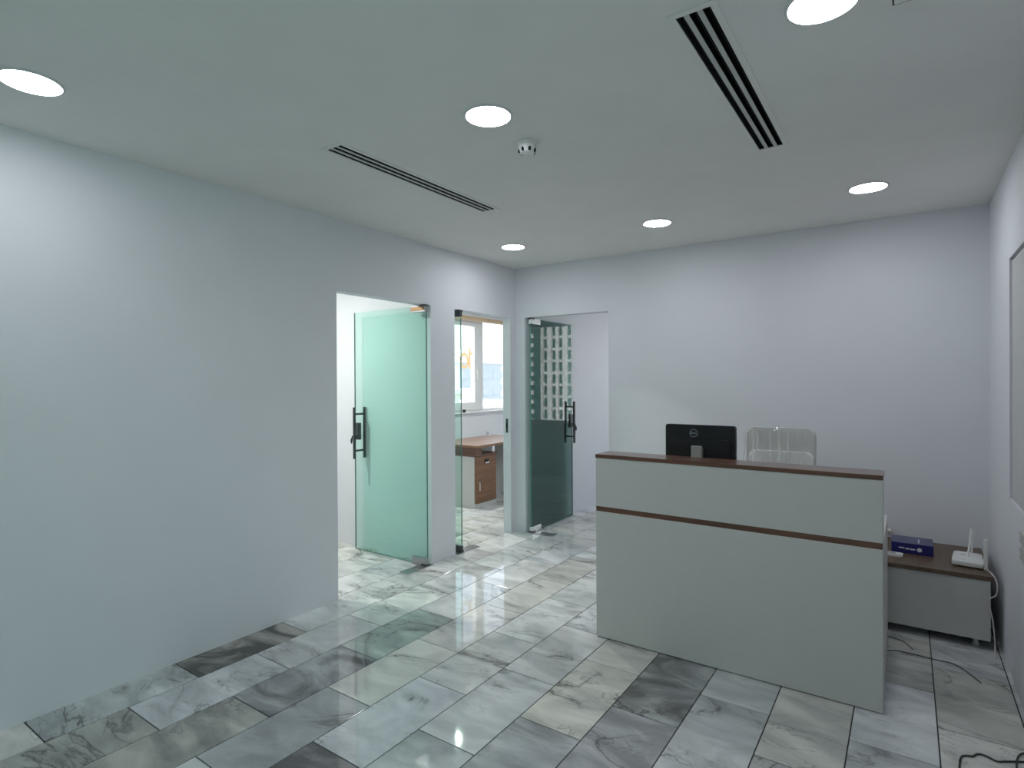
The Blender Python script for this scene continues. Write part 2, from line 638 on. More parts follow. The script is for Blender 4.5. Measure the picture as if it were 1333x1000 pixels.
# ------------------------------------------------------------------ walls and ceiling
VENTS = [(-2.295, -2.195, 1.768, 3.0), (-0.588, -0.482, 1.748, 2.975)]
HATCH = (-0.035, 0.40, 1.55, 2.062)
o = MB().slab((XW - 0.2, XR + 0.2), (YR - 0.2, YF + 0.2), ZC, ZC + 0.16, VENTS).build('ceiling', 'ceil')
tag(o, 'plain matt grey white ceiling', 'ceiling', kind='structure')
o = MB().slab((YR, YF), (0, ZC), XL - T, XL, [D1 + (-1, ZD), D2 + (-1, ZD)], axis=0).build('wall_left', 'wall')
tag(o, 'long white wall with two door openings', 'wall', kind='structure')
o = MB().slab((XL, XR), (0, ZC), YB, YB + T, [D3 + (-1, ZD)], axis=1).build('wall_back', 'wall')
tag(o, 'white wall behind the reception desk', 'wall', kind='structure')
b = MB().slab((YR, YF), (0, ZC), XR, XR + 0.06, [REC, WIN_R[:2] + (-1, WIN_R[3])], axis=0)
b.slab((YR, YF), (0, ZC), XR + 0.06, XR + 0.2, [WIN_R[:2] + (-1, WIN_R[3])], axis=0)
o = b.build('wall_right', 'wall')
tag(o, 'white wall beside the low cabinet', 'wall', kind='structure')
o = MB().slab((XW, XR), (0, ZC), YR - 0.15, YR, [], axis=1).build('wall_rear', 'wall')
tag(o, 'plain white wall opposite the reception desk', 'wall', kind='structure')
o = MB().box(XL, D3[0] - 0.012, YB + T, YF, 0, ZC).build('wall_inner', 'wall')
tag(o, 'white side wall of the office behind the dark glass door', 'wall', kind='structure')
o = MB().box(XW, XL - T, 3.502, 3.60, 0, ZC).build('wall_partition', 'wall')
tag(o, 'white partition behind the pale green glass door', 'wall', kind='structure')
o = MB().slab((YR, YF), (0, ZC), XW - 0.15, XW, [WIN_B], axis=0).build('wall_outer', 'wall')
tag(o, 'white outer wall with the bright window', 'wall', kind='structure')
o = MB().slab((XW, XR), (0, ZC), YF, YF + 0.15, [WIN_C], axis=1).build('wall_far', 'wall')
tag(o, 'white outer wall of the office behind the dark glass door', 'wall', kind='structure')

# recessed panel in the right wall, with a dark shadow gap under its head
p = thing('trim_1', (XR + 0.045, (REC[0] + REC[1]) / 2, REC[2]), 'grey recessed wall panel beside the low cabinet', 'panel', kind='structure')
MB().box(XR + 0.010, XR + 0.059, REC[0] + 0.002, REC[1] - 0.002, REC[2] + 0.002, REC[3] - 0.014).build('panel', 'frost', p)
MB().box(XR + 0.030, XR + 0.059, REC[0] + 0.002, REC[1] - 0.002, REC[3] - 0.014, REC[3] - 0.002).build('shadow_gap', 'void', p)
for zc in (0.775, 0.70):
    so = thing('wall_socket', (XR, 3.44, zc - 0.03), ('upper' if zc > 0.75 else 'lower') + ' grey socket plate under the recessed wall panel', 'socket')
    MB().box(XR - 0.008, XR, 3.38, 3.50, zc - 0.028, zc + 0.028, bev=0.003).build('plate', 'vent', so)
    MB().box(XR - 0.010, XR - 0.008, 3.455, 3.475, zc - 0.012, zc + 0.012).build('rocker', 'white', so)


# ------------------------------------------------------------------ windows
def window_frame(parent, axis, a0, a1, z0, z1, d0, d1, fw_, mat='frame_white', name='frame'):
    """rectangular frame in a wall whose normal is axis"""
    MB().slab((a0, a1), (z0, z1), d0, d1, [(a0 + fw_, a1 - fw_, z0 + fw_, z1 - fw_)], axis=axis).build(name, mat, parent)


w1 = thing('window_1', (XW - 0.08, 6.7, WIN_B[2]), 'white framed office window over the small wooden desk', 'window', kind='structure')
window_frame(w1, 0, WIN_B[0], WIN_B[1], WIN_B[2], WIN_B[3], XW - 0.12, XW - 0.05, 0.05)
MB().box(XW - 0.115, XW - 0.045, 6.73, 6.835, WIN_B[2] + 0.05, WIN_B[3] - 0.05, bev=0.006).build('mullion', 'frame_white', w1)
sash = MB().slab((5.82, 6.728), (1.09, 2.39), XW - 0.10, XW - 0.03, [(5.93, 6.615, 1.195, 2.305)], axis=0).build('sash', 'frame_white', w1)
MB().box(XW - 0.075, XW - 0.069, 5.93, 6.615, 1.195, 2.305).build('pane', 'pane', sash)
MB().box(XW - 0.095, XW - 0.089, 6.835, 7.55, 1.09, 2.40).build('pane', 'pane', w1)
MB().box(XW - 0.149, XW + 0.03, WIN_B[0] + 0.001, WIN_B[1] - 0.001, 1.041, 1.055, bev=0.003).build('window_sill', 'frame_white', w1)
# latch on the sash
lt = MB().box(XW - 0.03, XW - 0.012, 6.655, 6.68, 1.62, 1.68, bev=0.004)
lt.box(XW - 0.014, XW - 0.002, 6.658, 6.677, 1.53, 1.65, bev=0.004)
lt.build('latch', 'white', sash)
# vinyl lettering seen from behind on the sash pane
lg = thing('vinyl_letter', (XW - 0.064, 6.45, 1.70), 'large beige vinyl letter stuck on the office window pane', 'lettering')
b = MB()
poly_o = [(6.42 + 0.105 * math.cos(t), 1.80 + 0.115 * math.sin(t)) for t in [2 * math.pi * i / 28 for i in range(28)]]
poly_i = [(6.42 + 0.062 * math.cos(t), 1.80 + 0.072 * math.sin(t)) for t in [2 * math.pi * i / 28 for i in range(28)]]
va = [[b.bm.verts.new((x, y, z)) for (y, z) in pl] for x in (XW - 0.068, XW - 0.0665) for pl in (poly_o, poly_i)]
for i in range(28):
    j = (i + 1) % 28
    b.bm.faces.new((va[0][i], va[0][j], va[1][j], va[1][i]))
    b.bm.faces.new((va[2][i], va[3][i], va[3][j], va[2][j]))
    b.bm.faces.new((va[0][i], va[2][i], va[2][j], va[0][j]))
    b.bm.faces.new((va[1][i], va[1][j], va[3][j], va[3][i]))
b.build('bowl', 'gold', lg)
MB().box(XW - 0.068, XW - 0.0665, 6.525, 6.565, 1.685, 1.985).build('stem', 'gold', lg)
MB().box(XW - 0.068, XW - 0.0665, 6.565, 6.612, 1.89, 1.925).build('crossbar', 'gold', lg)

bl = thing('roller_blind', (XW + 0.03, 6.7, 2.38), 'rolled up roller blind with oak coloured pelmet over the office window', 'blind')
MB().box(XW + 0.001, XW + 0.06, WIN_B[0] - 0.05, 6.83, 2.375, 2.435, bev=0.004).build('pelmet', 'oak', bl)
MB().box(XW + 0.001, XW + 0.06, 6.84, WIN_B[1] + 0.05, 2.375, 2.435, bev=0.004).build('pelmet', 'oak', bl)
MB().box(XW + 0.001, XW + 0.066, WIN_B[0] - 0.05, WIN_B[1] + 0.05, 2.435, 2.452).build('headrail', 'frame_white', bl)

w2 = thing('window_2', ((WIN_C[0] + WIN_C[1]) / 2, YF + 0.07, WIN_C[2]), 'wide office window mirrored in the dark glass door', 'window', kind='structure')
window_frame(w2, 1, WIN_C[0], WIN_C[1], WIN_C[2], WIN_C[3], YF + 0.03, YF + 0.10, 0.05)
MB().box(WIN_C[0] + 0.05, WIN_C[1] - 0.05, YF + 0.06, YF + 0.066, WIN_C[2] + 0.05, WIN_C[3] - 0.05).build('pane', 'pane', w2)

w3 = thing('window_3', (XR + 0.07, (WIN_R[0] + WIN_R[1]) / 2, 0), 'glazed entrance front beside the open marble floor', 'window', kind='structure')  # guessed glazing out of view, added to bring daylight into the room
window_frame(w3, 0, WIN_R[0], WIN_R[1], 0.0, WIN_R[3], XR + 0.05, XR + 0.12, 0.05)
for ym in (-1.37, -0.43):
    MB().box(XR + 0.05, XR + 0.12, ym - 0.025, ym + 0.025, 0.05, WIN_R[3] - 0.05).build('mullion', 'frame_white', w3)
for ya, yb in ((-2.25, -1.395), (-1.345, -0.455), (-0.405, 0.45)):
    MB().box(XR + 0.08, XR + 0.086, ya, yb, 0.05, WIN_R[3] - 0.05).build('pane', 'pane_green', w3)


# ------------------------------------------------------------------ glass doors, all standing open at right angles
def glass_door(name, label, origin, xdir, ydir, width, z_top, gm, patch_mat, strip_mat, spring=True):
    """xdir: along the leaf from hinge to free edge, ydir: from the leaf towards the viewer's side"""
    xd, yd = Vector(xdir), Vector(ydir)
    og = Vector(origin)
    p = thing(name, origin, label, 'glass door', kind='structure')

    def Q(u, v, z):
        q = og + xd * u + yd * v
        return (q.x, q.y, z)

    def bx(u0, u1, v0, v1, z0, z1, bev=0.0):
        a, c = Q(u0, v0, 0), Q(u1, v1, 0)
        return MB().box(min(a[0], c[0]), max(a[0], c[0]), min(a[1], c[1]), max(a[1], c[1]), z0, z1, bev)
    g = bx(0, width, -0.006, 0.006, 0.012, z_top).build('glass_leaf', gm, p)
    bx(width, width + 0.0025, -0.006, 0.006, 0.012, z_top).build('polished_edge', 'glass_edge', p)
    bx(-0.0025, 0, -0.006, 0.006, 0.07, z_top - 0.06).build('polished_edge', 'glass_edge', p)
    bx(0, width, -0.006, 0.006, 0.0095, 0.012).build('polished_edge', 'glass_edge', p)
    for z0, z1, nm in ((0.006, 0.060, 'bottom_patch'), (z_top - 0.052, z_top + 0.004, 'top_patch')):
        q = bx(-0.004, 0.165, -0.016, 0.016, z0, z1, 0.002).build(nm, patch_mat, p)
        bx(0.012, 0.157, 0.016, 0.0185, z0 + 0.014, z1 - 0.014).build('cover_strip', strip_mat if z0 > 1 or strip_mat == 'chrome' else patch_mat, q)
        bx(-0.006, 0.05, -0.022, 0.022, z0 - 0.002 if z0 < 1 else z1 - 0.012, z0 + 0.012 if z0 < 1 else z1 + 0.003).build('pivot_cap', 'steel_dark', q)
    uh = width - 0.055
    for s in (1, -1):
        bar = MB().tube([Q(uh, 0.058 * s, 0.82), Q(uh, 0.058 * s, 1.275)], 0.0125, 14).build('pull_bar', 'steel_dark', p, smooth=True)
        for zz in (0.89, 1.215):
            MB().tube([Q(uh, 0.004 * s, zz), Q(uh, 0.058 * s, zz)], 0.009, 10).build('standoff', 'steel_dark', bar, smooth=True)
    lock = bx(width - 0.062, width + 0.004, -0.017, 0.017, 0.985, 1.135, 0.004).build('lock_body', 'steel_dark', p)
    MB().tube([Q(width - 0.028, 0.017, 1.02), Q(width - 0.028, 0.034, 1.02)], 0.014, 14).build('lock_cylinder', 'steel', lock, smooth=True)
    kb = MB().tube([Q(width - 0.028, 0.034, 1.02), Q(width - 0.028, 0.062, 1.02)], 0.004, 8)
    kb.tube([Q(width - 0.028, 0.056, 1.02), Q(width - 0.026, 0.066, 0.985), Q(width - 0.024, 0.064, 0.955)], [0.004, 0.010, 0.006], 8)
    kb.build('key', 'steel_dark', lock, smooth=True)
    return p


glass_door('door_1', 'open pale green glass door standing against the white partition', (-3.205, 3.425, 0), (-1, 0, 0), (0, -1, 0), 0.868, 2.118,
           'glass_pale', 'steel', 'bronze')
glass_door('door_2', 'open glass door turned edge on in front of the small wooden desk', (-3.212, 3.868, 0), (-1, 0, 0), (0, 1, 0), 0.80, 2.118,
           'glass_pale', 'steel_dark', 'steel_dark')
glass_door('door_3', 'open dark teal glass door that mirrors a tower block', (-3.058, 4.752, 0), (0, 1, 0), (1, 0, 0), 0.845, 2.118,
           'glass_dark', 'chrome', 'chrome')
# floor springs let into the tiles under each pivot
for (x0, x1, y0, y1), lb in (((-3.29, -3.19, 3.19, 3.485), 'brushed steel floor spring plate under the pale green glass door'),
                             ((-3.29, -3.19, 3.80, 4.10), 'brushed steel floor spring plate under the edge on glass door'),
                             ((-3.10, -2.80, 4.745, 4.845), 'brushed steel floor spring plate under the dark teal glass door')):
    c = ((x0 + x1) / 2, (y0 + y1) / 2, 0)
    fs = thing('floor_spring_plate', c, lb, 'hinge plate')
    MB().box(x0, x1, y0, y1, 0.0, 0.004, bev=0.001, seg=1).build('plate', 'steel', fs)
    for k in (0, 1):
        q = (x0 + 0.015 + k * (x1 - x0 - 0.03), y0 + 0.015 + k * (y1 - y0 - 0.03))
        MB().lathe([(0, 0.0055), (0.005, 0.0053), (0.006, 0.004)], (q[0], q[1], 0), 12).build('screw', 'steel_dark', fs)
# strike plate in the jamb of the office with the desk
sp = thing('strike_plate', (-3.265, D2[1], 1.0), 'small dark lock strike plate in the white door jamb', 'strike plate')
MB().box(-3.278, -3.252, D2[1] - 0.003, D2[1], 0.99, 1.13, bev=0.001, seg=1).build('plate', 'steel_dark', sp)
MB().box(-3.272, -3.258, D2[1] - 0.0045, D2[1] - 0.003, 1.035, 1.085).build('bolt_hole', 'void', sp)

# ------------------------------------------------------------------ ceiling fittings
ring_prof = [(0.092, -0.002), (0.094, -0.008), (0.100, -0.006), (0.104, 0.0)]
disc_prof = [(0.0, -0.010), (0.05, -0.0095), (0.082, -0.007), (0.094, -0.004)]


def downlight(x, y, label, mat, group, src=None):
    if src is not None:
        p = copy_tree(src)
        p.location = (x, y, ZC)
        p['label'] = label
        p['group'] = group
        return p
    p = thing('downlight', (x, y, ZC), label, 'ceiling light', group)
    MB().lathe(ring_prof, (x, y, ZC)).build('ring', 'lamp_ring', p, smooth=True)
    MB().lathe(disc_prof, (x, y, ZC)).build('diffuser', mat, p, smooth=True)
    return p


GL = 'round recessed ceiling lights of the reception'
first = downlight(-1.447, 1.930, 'round lit ceiling light beside the smoke detector', 'lamp', GL)
for x, y, lb in ((-2.668, 0.739, 'round lit ceiling light over the long white wall'),
                 (-2.69, 3.925, 'round lit ceiling light in the corner between the door openings'),
                 (-1.455, 3.925, 'round lit ceiling light above the computer monitor'),
                 (-0.185, 3.915, 'round lit ceiling light above the blue box and router'),
                 (-0.205, 1.925, 'round lit ceiling light beside the access hatch')):
    downlight(x, y, lb, 'lamp', GL, first)
GO = 'round ceiling lights of the side offices'  # guessed lamps out of view, added to brighten the offices
fo = downlight(-4.3, 2.3, 'round ceiling light of the office behind the pale green door', 'lamp_office', GO)
for x, y, lb in ((-4.3, 5.0, 'round ceiling light of the office with the wooden desk'),
                 ):
    downlight(x, y, lb, 'lamp_office', GO, fo)
downlight(-1.6, 6.4, 'round ceiling light of the office behind the dark glass door', 'lamp_c', GO)

for (x0, x1, y0, y1), lb in zip(VENTS, ('three slot linear air vent near the long white wall',
                                        'three slot linear air vent on the reception desk side of the ceiling')):
    v = thing('air_vent', ((x0 + x1) / 2, (y0 + y1) / 2, ZC), lb, 'air vent', 'linear ceiling air vents')
    fo_ = 0.022
    MB().slab((x0 - fo_, x1 + fo_), (y0 - fo_, y1 + fo_), ZC - 0.003, ZC, [(x0, x1, y0, y1)]).build('flange', 'ceil', v)
    wdt = x1 - x0
    sl = (wdt - 2 * 0.016) / 3
    for k in range(2):
        xx = x0 + sl * (k + 1) + 0.016 * k
        MB().box(xx, xx + 0.016, y0, y1, ZC - 0.0025, ZC + 0.0008).build('slat', 'vent', v)
    for k in range(3):
        xx = x0 + (sl + 0.016) * k
        MB().box(xx + sl * 0.42, xx + sl * 0.58, y0, y1, ZC + 0.012, ZC + 0.04).build('deflector', 'void', v)
    MB().slab((x0 + 0.0005, x1 - 0.0005), (y0 + 0.0005, y1 - 0.0005), ZC + 0.001, ZC + 0.15,
              [(x0 + 0.0025, x1 - 0.0025, y0 + 0.0025, y1 - 0.0025)]).build('duct', 'void', v)
    MB().box(x0, x1, y0, y1, ZC + 0.15, ZC + 0.158).build('plenum', 'void', v)

h = thing('access_hatch', ((HATCH[0] + HATCH[1]) / 2, (HATCH[2] + HATCH[3]) / 2, ZC), 'flush ceiling access hatch with a thin dark seam', 'hatch')
MB().box(HATCH[0] + 0.005, HATCH[1] - 0.005, HATCH[2] + 0.005, HATCH[3] - 0.005, ZC - 0.003, ZC).build('panel', 'ceil', h)
MB().slab((HATCH[0], HATCH[1]), (HATCH[2], HATCH[3]), ZC - 0.0015, ZC,
          [(HATCH[0] + 0.0048, HATCH[1] - 0.0048, HATCH[2] + 0.0048, HATCH[3] - 0.0048)]).build('seam', 'black', h)

sm = thing('smoke_detector', (-1.468, 2.262, ZC), 'small white smoke detector on the ceiling', 'smoke detector')
MB().lathe([(0.0, 0), (0.050, 0), (0.050, -0.010), (0.046, -0.014), (0.0, -0.014)], (-1.468, 2.262, ZC)).build('base', 'white', sm, smooth=True)
hd = MB().lathe([(0.0, -0.014), (0.041, -0.014), (0.040, -0.032), (0.034, -0.046), (0.022, -0.052), (0.0, -0.053)], (-1.468, 2.262, ZC)).build('head', 'white', sm, smooth=True)
for k in range(7):
    a = 2 * math.pi * k / 7 + 0.2
    cx, cy = -1.468 + 0.036 * math.cos(a), 2.262 + 0.036 * math.sin(a)
    MB().lathe([(0, -0.045), (0.006, -0.045), (0.0075, -0.036), (0.006, -0.028), (0, -0.028)], (cx, cy, ZC), 10).build('sensing_slot', 'void', hd, smooth=True)

# ------------------------------------------------------------------ reception desk
DX0, DX1, DY, DZ = -1.5025, -0.0903, 3.038, 1.071
rd = thing('reception_desk', ((DX0 + DX1) / 2, DY, 0), 'white reception desk with brown wooden top and brown stripe', 'desk')
MB().box(DX0, DX1, DY, DY + 0.022, 0.005, 0.738, bev=0.001, seg=1).build('front_panel', 'laminate', rd)
MB().box(DX0, DX1, DY + 0.003, DY + 0.022, 0.738, 0.767).build('wooden_stripe', 'walnut', rd)
MB().box(DX0, DX1, DY, DY + 0.022, 0.767, 1.050, bev=0.001, seg=1).build('front_panel', 'laminate', rd)
MB().box(DX0 - 0.002, DX1 + 0.002, DY - 0.004, DY + 0.178, 1.050, DZ, bev=0.0015, seg=1).build('counter_top', 'walnut', rd)
for x0 in (DX0, DX1 - 0.022):
    b = MB().box(x0, x0 + 0.022, DY + 0.022, DY + 0.16, 0.745, 1.050)
    b.box(x0, x0 + 0.022, DY + 0.022, 3.80, 0.005, 0.745)
    b.build('side_panel', 'laminate', rd)
MB().box(DX0 + 0.022, DX1 - 0.022, DY + 0.022, 3.80, 0.72, 0.745, bev=0.001, seg=1).build('work_surface', 'walnut', rd)
MB().box(DX0 + 0.03, DX0 + 0.43, 3.30, 3.76, 0.08, 0.70, bev=0.002, seg=1).build('drawer_unit', 'laminate', rd)
MB().box(DX0 + 0.022, DX1 - 0.022, DY + 0.142, DY + 0.16, 0.745, 1.050).build('inner_panel', 'laminate', rd)
MB().box(DX0 + 0.03, DX1 - 0.03, DY + 0.03, DY + 0.06, 0.0, 0.006).build('glide', 'black', rd)
MB().box(DX0 + 0.03, DX0 + 0.43, 3.32, 3.74, 0.0, 0.08).build('plinth', 'black', rd)

# ------------------------------------------------------------------ monitor
MX0, MX1, MY, MZ0, MZ1 = -1.232, -0.817, 3.46, 0.935, 1.232


def rrect(x0, x1, z0, z1, r, n=5):
    pts = []
    for cx, cz, a0 in ((x1 - r, z1 - r, 0), (x0 + r, z1 - r, 90), (x0 + r, z0 + r, 180), (x1 - r, z0 + r, 270)):
        for k in range(n + 1):
            a = math.radians(a0 + 90 * k / n)
            pts.append((cx + r * math.cos(a), cz + r * math.sin(a)))
    return pts


mo = thing('computer_monitor', ((MX0 + MX1) / 2, MY, 0.745), 'black flat computer monitor seen from behind on the reception desk', 'monitor')
back = MB().prism(rrect(MX0, MX1, MZ0, MZ1, 0.012), 1, MY, MY + 0.028, bev=0.004).build('back_shell', 'black', mo)
MB().prism(rrect(MX0 + 0.03, MX1 - 0.03, MZ0 + 0.02, MZ1 - 0.083, 0.02), 1, MY - 0.022, MY + 0.001, bev=0.008).build('rear_bulge', 'black', back)
MB().box(MX0 + 0.01, MX1 - 0.01, MY + 0.028, MY + 0.032, MZ0 + 0.015, MZ1 - 0.01).build('screen', 'void', mo)
mcx = (MX0 + MX1) / 2
st = MB().box(mcx - 0.031, mcx + 0.031, MY - 0.068, MY - 0.046, 0.75, 1.112, bev=0.004)
st.box(mcx - 0.028, mcx + 0.028, MY - 0.05, MY - 0.018, 1.02, 1.10, bev=0.003)
st.build('stand', 'grey_plastic', mo)
MB().prism(rrect(mcx - 0.11, mcx + 0.11, MY - 0.11, MY + 0.07, 0.02), 2, 0.745, 0.757, bev=0.003).build('foot', 'grey_plastic', mo)
lx, lz = mcx - 0.035, 1.182
b = MB()
rings = []
for k in range(32):
    a = 2 * math.pi * k / 32
    rings.append([b.bm.verts.new((lx + rr * math.cos(a), yy, lz + rr * math.sin(a))) for rr, yy in ((0.0205, MY - 0.0015), (0.024, MY - 0.0015), (0.024, MY + 0.001), (0.0205, MY + 0.001))])
for k in range(32):
    A, B = rings[k], rings[(k + 1) % 32]
    for j in range(4):
        b.bm.faces.new((A[j], A[(j + 1) % 4], B[(j + 1) % 4], B[j]))
bmesh.ops.recalc_face_normals(b.bm, faces=b.bm.faces[:])
logo = b.build('logo_ring', 'steel', back)
text_mesh('logo_letters', 'DELL', 0.0165, 'chrome', back, (lx, MY - 0.001, lz), (math.radians(90), 0, 0), 0.0006)

# ------------------------------------------------------------------ office chair wrapped in clear plastic
CX, CY = -0.70, 3.98
ch = thing('office_chair', (CX, CY, 0), 'pale office chair still wrapped in clear plastic behind the desk', 'chair')
for k in range(5):
    a = 2 * math.pi * k / 5 + 0.3
    ex, ey = CX + 0.29 * math.cos(a), CY + 0.29 * math.sin(a)
    lg_ = MB().tube([(CX + 0.03 * math.cos(a), CY + 0.03 * math.sin(a), 0.105), (ex, ey, 0.075)], [0.024, 0.015], 8).build('base_leg', 'chrome', ch, smooth=True)
    t = Vector((-math.sin(a), math.cos(a), 0)) * 0.012
    MB().tube([Vector((ex, ey, 0.03)) - t * 1.6, Vector((ex, ey, 0.03)) + t * 1.6], 0.03, 14).build('caster', 'black', lg_, smooth=True)
MB().tube([(CX, CY, 0.09), (CX, CY, 0.40)], [0.028, 0.022], 14).build('gas_column', 'chrome', ch, smooth=True)
MB().box(CX - 0.1, CX + 0.1, CY - 0.12, CY + 0.12, 0.40, 0.43, bev=0.006).build('mechanism', 'black', ch)
MB().prism(rrect(CX - 0.24, CX + 0.24, CY - 0.25, CY + 0.21, 0.07), 2, 0.43, 0.51, bev=0.025, seg=3).build('seat', 'cushion', ch, smooth=True)


def back_shell(x0, x1, z0, z1, y0, y1, lean, bev, r=0.04):
    b_ = MB().prism(rrect(x0, x1, z0, z1, r), 1, y0, y1, bev=bev, seg=3)
    for v in b_.bm.verts:
        v.co.y += (v.co.z - 0.5) * lean + 0.35 * (v.co.x - CX) ** 2 * -1
    return b_


bk = back_shell(CX - 0.212, CX + 0.212, 0.58, 1.178, CY + 0.17, CY + 0.215, 0.06, 0.016).build('backrest', 'leather', ch, smooth=True)
back_shell(CX - 0.19, CX + 0.205, 0.60, 1.025, CY + 0.135, CY + 0.172, 0.06, 0.014).build('back_cushion', 'cushion', bk, smooth=True)
MB().tube([(CX, CY + 0.05, 0.415), (CX, CY + 0.2, 0.43), (CX, CY + 0.235, 0.52), (CX, CY + 0.245, 0.75)], 0.02, 10).build('back_post', 'chrome', ch, smooth=True)
for s in (-1, 1):
    MB().tube([(CX + s * 0.24, CY - 0.12, 0.46), (CX + s * 0.275, CY - 0.13, 0.62), (CX + s * 0.275, CY - 0.02, 0.665), (CX + s * 0.275, CY + 0.12, 0.66), (CX + s * 0.25, CY + 0.16, 0.47)], 0.014, 10).build('armrest', 'chrome', ch, smooth=True)
# wrinkled plastic bag over the backrest
b = MB()
nu, nv = 40, 14
rw = random.Random(5)
wr = [rw.uniform(-1, 1) for _ in range(nu + 1)]
gr = []
for i in range(nu + 1):
    rowv = []
    for j in range(nv + 1):
        u = i / nu
        z = 0.62 + (1.20 - 0.62) * j / nv
        x = CX - 0.222 + 0.444 * u
        y = CY + 0.105 + (z - 0.5) * 0.06 - 0.35 * (x - CX) ** 2 + 0.014 * wr[i] * (1 - 0.4 * j / nv) + 0.004 * math.sin(9 * z + 7 * u)
        if j == nv:
            y += 0.05
        rowv.append(b.bm.verts.new((x, y, z)))
    gr.append(rowv)
for i in range(nu):
    for j in range(nv):
        b.bm.faces.new((gr[i][j], gr[i + 1][j], gr[i + 1][j + 1], gr[i][j + 1]))
wrp = b.build('plastic_wrap', 'wrap', ch, smooth=True)
for k, (u, za, zb, dx) in enumerate(((0.03, 0.80, 1.165, 0.006), (0.13, 0.9, 1.13, 0.012), (0.22, 0.98, 1.16, -0.012), (0.50, 0.97, 1.09, 0.006), (0.60, 0.92, 1.15, 0.022), (0.64, 0.9, 1.06, -0.01), (0.8, 0.9, 1.04, 0.008))):  # bright shine streaks of the wrap, modelled as hazy white folds
    x = CX - 0.222 + 0.444 * u
    ptsw = [(x + dx * t + 0.004 * math.sin(9 * t + k), CY + 0.100 + (za + (zb - za) * t - 0.5) * 0.06 - 0.35 * (x - CX) ** 2 - 0.008, za + (zb - za) * t) for t in (0, 0.25, 0.5, 0.75, 1)]
    MB().tube(ptsw, [0.002, 0.0045, 0.005, 0.004, 0.001], 6).build('fold', 'wrap_fold', wrp, smooth=True)

# ------------------------------------------------------------------ low cabinet with box, remote, router
KX0, KX1, KY0, KY1, KZ = -0.36, 0.378, 4.085, 4.722, 0.412
cr = thing('low_cabinet', ((KX0 + KX1) / 2, (KY0 + KY1) / 2, 0), 'low white cabinet with a brown wooden top against the wall', 'cabinet')
MB().box(KX0, KX1, KY0 + 0.02, KY1, 0.045, KZ - 0.026).build('body', 'laminate', cr)
MB().box(KX0, KX1, KY0, KY0 + 0.019, 0.05, KZ - 0.028, bev=0.0012, seg=1).build('front_panel', 'laminate', cr)
MB().box(KX0 - 0.004, KX1 + 0.012, KY0 - 0.012, KY1, KZ - 0.026, KZ, bev=0.0015, seg=1).build('top', 'walnut_dull', cr)
for x in (KX0 + 0.06, KX1 - 0.06):
    for y in (KY0 + 0.06, KY1 - 0.06):
        MB().lathe([(0, 0), (0.016, 0), (0.018, 0.004), (0.012, 0.012), (0.012, 0.045), (0, 0.045)], (x, y, 0), 14).build('foot', 'white', cr, smooth=True)

bx = thing('blue_box', (0.03, 4.43, KZ), 'flat navy blue cardboard box on the low cabinet', 'box')
bb = MB().box(-0.083, 0.132, 4.335, 4.53, KZ, KZ + 0.064, bev=0.001, seg=1).build('carton', 'blue', bx)
MB().box(-0.08, 0.129, 4.338, 4.527, KZ + 0.064, KZ + 0.0652).build('top_sleeve', 'blue_top', bb)
MB().prism([(0.062 + 0.013 * math.cos(2 * math.pi * k / 20), KZ + 0.031 + 0.013 * math.sin(2 * math.pi * k / 20)) for k in range(20)], 1, 4.3342, 4.335).build('printed_emblem', 'print', bb)
for xa, xb, zz in ((-0.045, -0.015, 0.034), (-0.010, 0.012, 0.031), (0.016, 0.040, 0.030)):
    MB().box(xa, xb, 4.3342, 4.335, KZ + zz - 0.004, KZ + zz + 0.004).build('printed_word', 'print', bb)
MB().box(0.055, 0.063, 4.37, 4.47, KZ + 0.0652, KZ + 0.0656).build('printed_stroke', 'print', bb)

rc = thing('white_gadget', (-0.07, 4.27, KZ), 'small flat white gadget lying before the blue box', 'gadget')
MB().prism(rrect(-0.125, -0.022, 4.225, 4.285, 0.012), 2, KZ, KZ + 0.014, bev=0.003).build('case', 'white', rc)
MB().box(-0.108, -0.06, 4.238, 4.272, KZ + 0.014, KZ + 0.0148).build('display', 'grey_plastic', rc)

ro = thing('wifi_router', (0.29, 4.31, KZ), 'white wireless router with upright antennas on the low cabinet', 'router')
rb = MB()
rb.prism([(0.222, 4.20), (0.352, 4.19), (0.364, 4.215), (0.368, 4.42), (0.35, 4.435), (0.25, 4.44), (0.232, 4.42), (0.213, 4.225)], 2, KZ + 0.006, KZ + 0.036, bev=0.007, seg=3)
rbo = rb.build('case', 'white', ro, smooth=True)
MB().prism([(0.238, 4.235), (0.345, 4.228), (0.35, 4.40), (0.25, 4.41)], 2, KZ + 0.036, KZ + 0.039, bev=0.001).build('lid', 'frame_white', rbo)
MB().box(0.262, 0.288, 4.335, 4.35, KZ + 0.039, KZ + 0.0395).build('printed_mark', 'grey_plastic', rbo)
MB().box(0.340, 0.348, 4.197, 4.2, KZ + 0.012, KZ + 0.022).build('port', 'black', rbo)
for x, y in ((0.235, 4.22), (0.345, 4.22), (0.255, 4.42), (0.35, 4.42)):
    MB().lathe([(0, 0), (0.006, 0), (0.006, 0.008), (0, 0.008)], (x, y, KZ), 10).build('foot', 'grey_plastic', rbo)
for pts in (([(0.292, 4.30, KZ + 0.035), (0.308, 4.36, KZ + 0.11), (0.316, 4.39, KZ + 0.19)]), ([(0.318, 4.40, KZ + 0.03), (0.322, 4.405, KZ + 0.11), (0.330, 4.41, KZ + 0.19)])):
    MB().tube(pts, [0.0055, 0.005, 0.004], 8).build('antenna', 'white', ro, smooth=True)
MB().box(0.357, 0.376, 4.195, 4.207, KZ, KZ + 0.175, bev=0.004).build('antenna', 'white', ro)

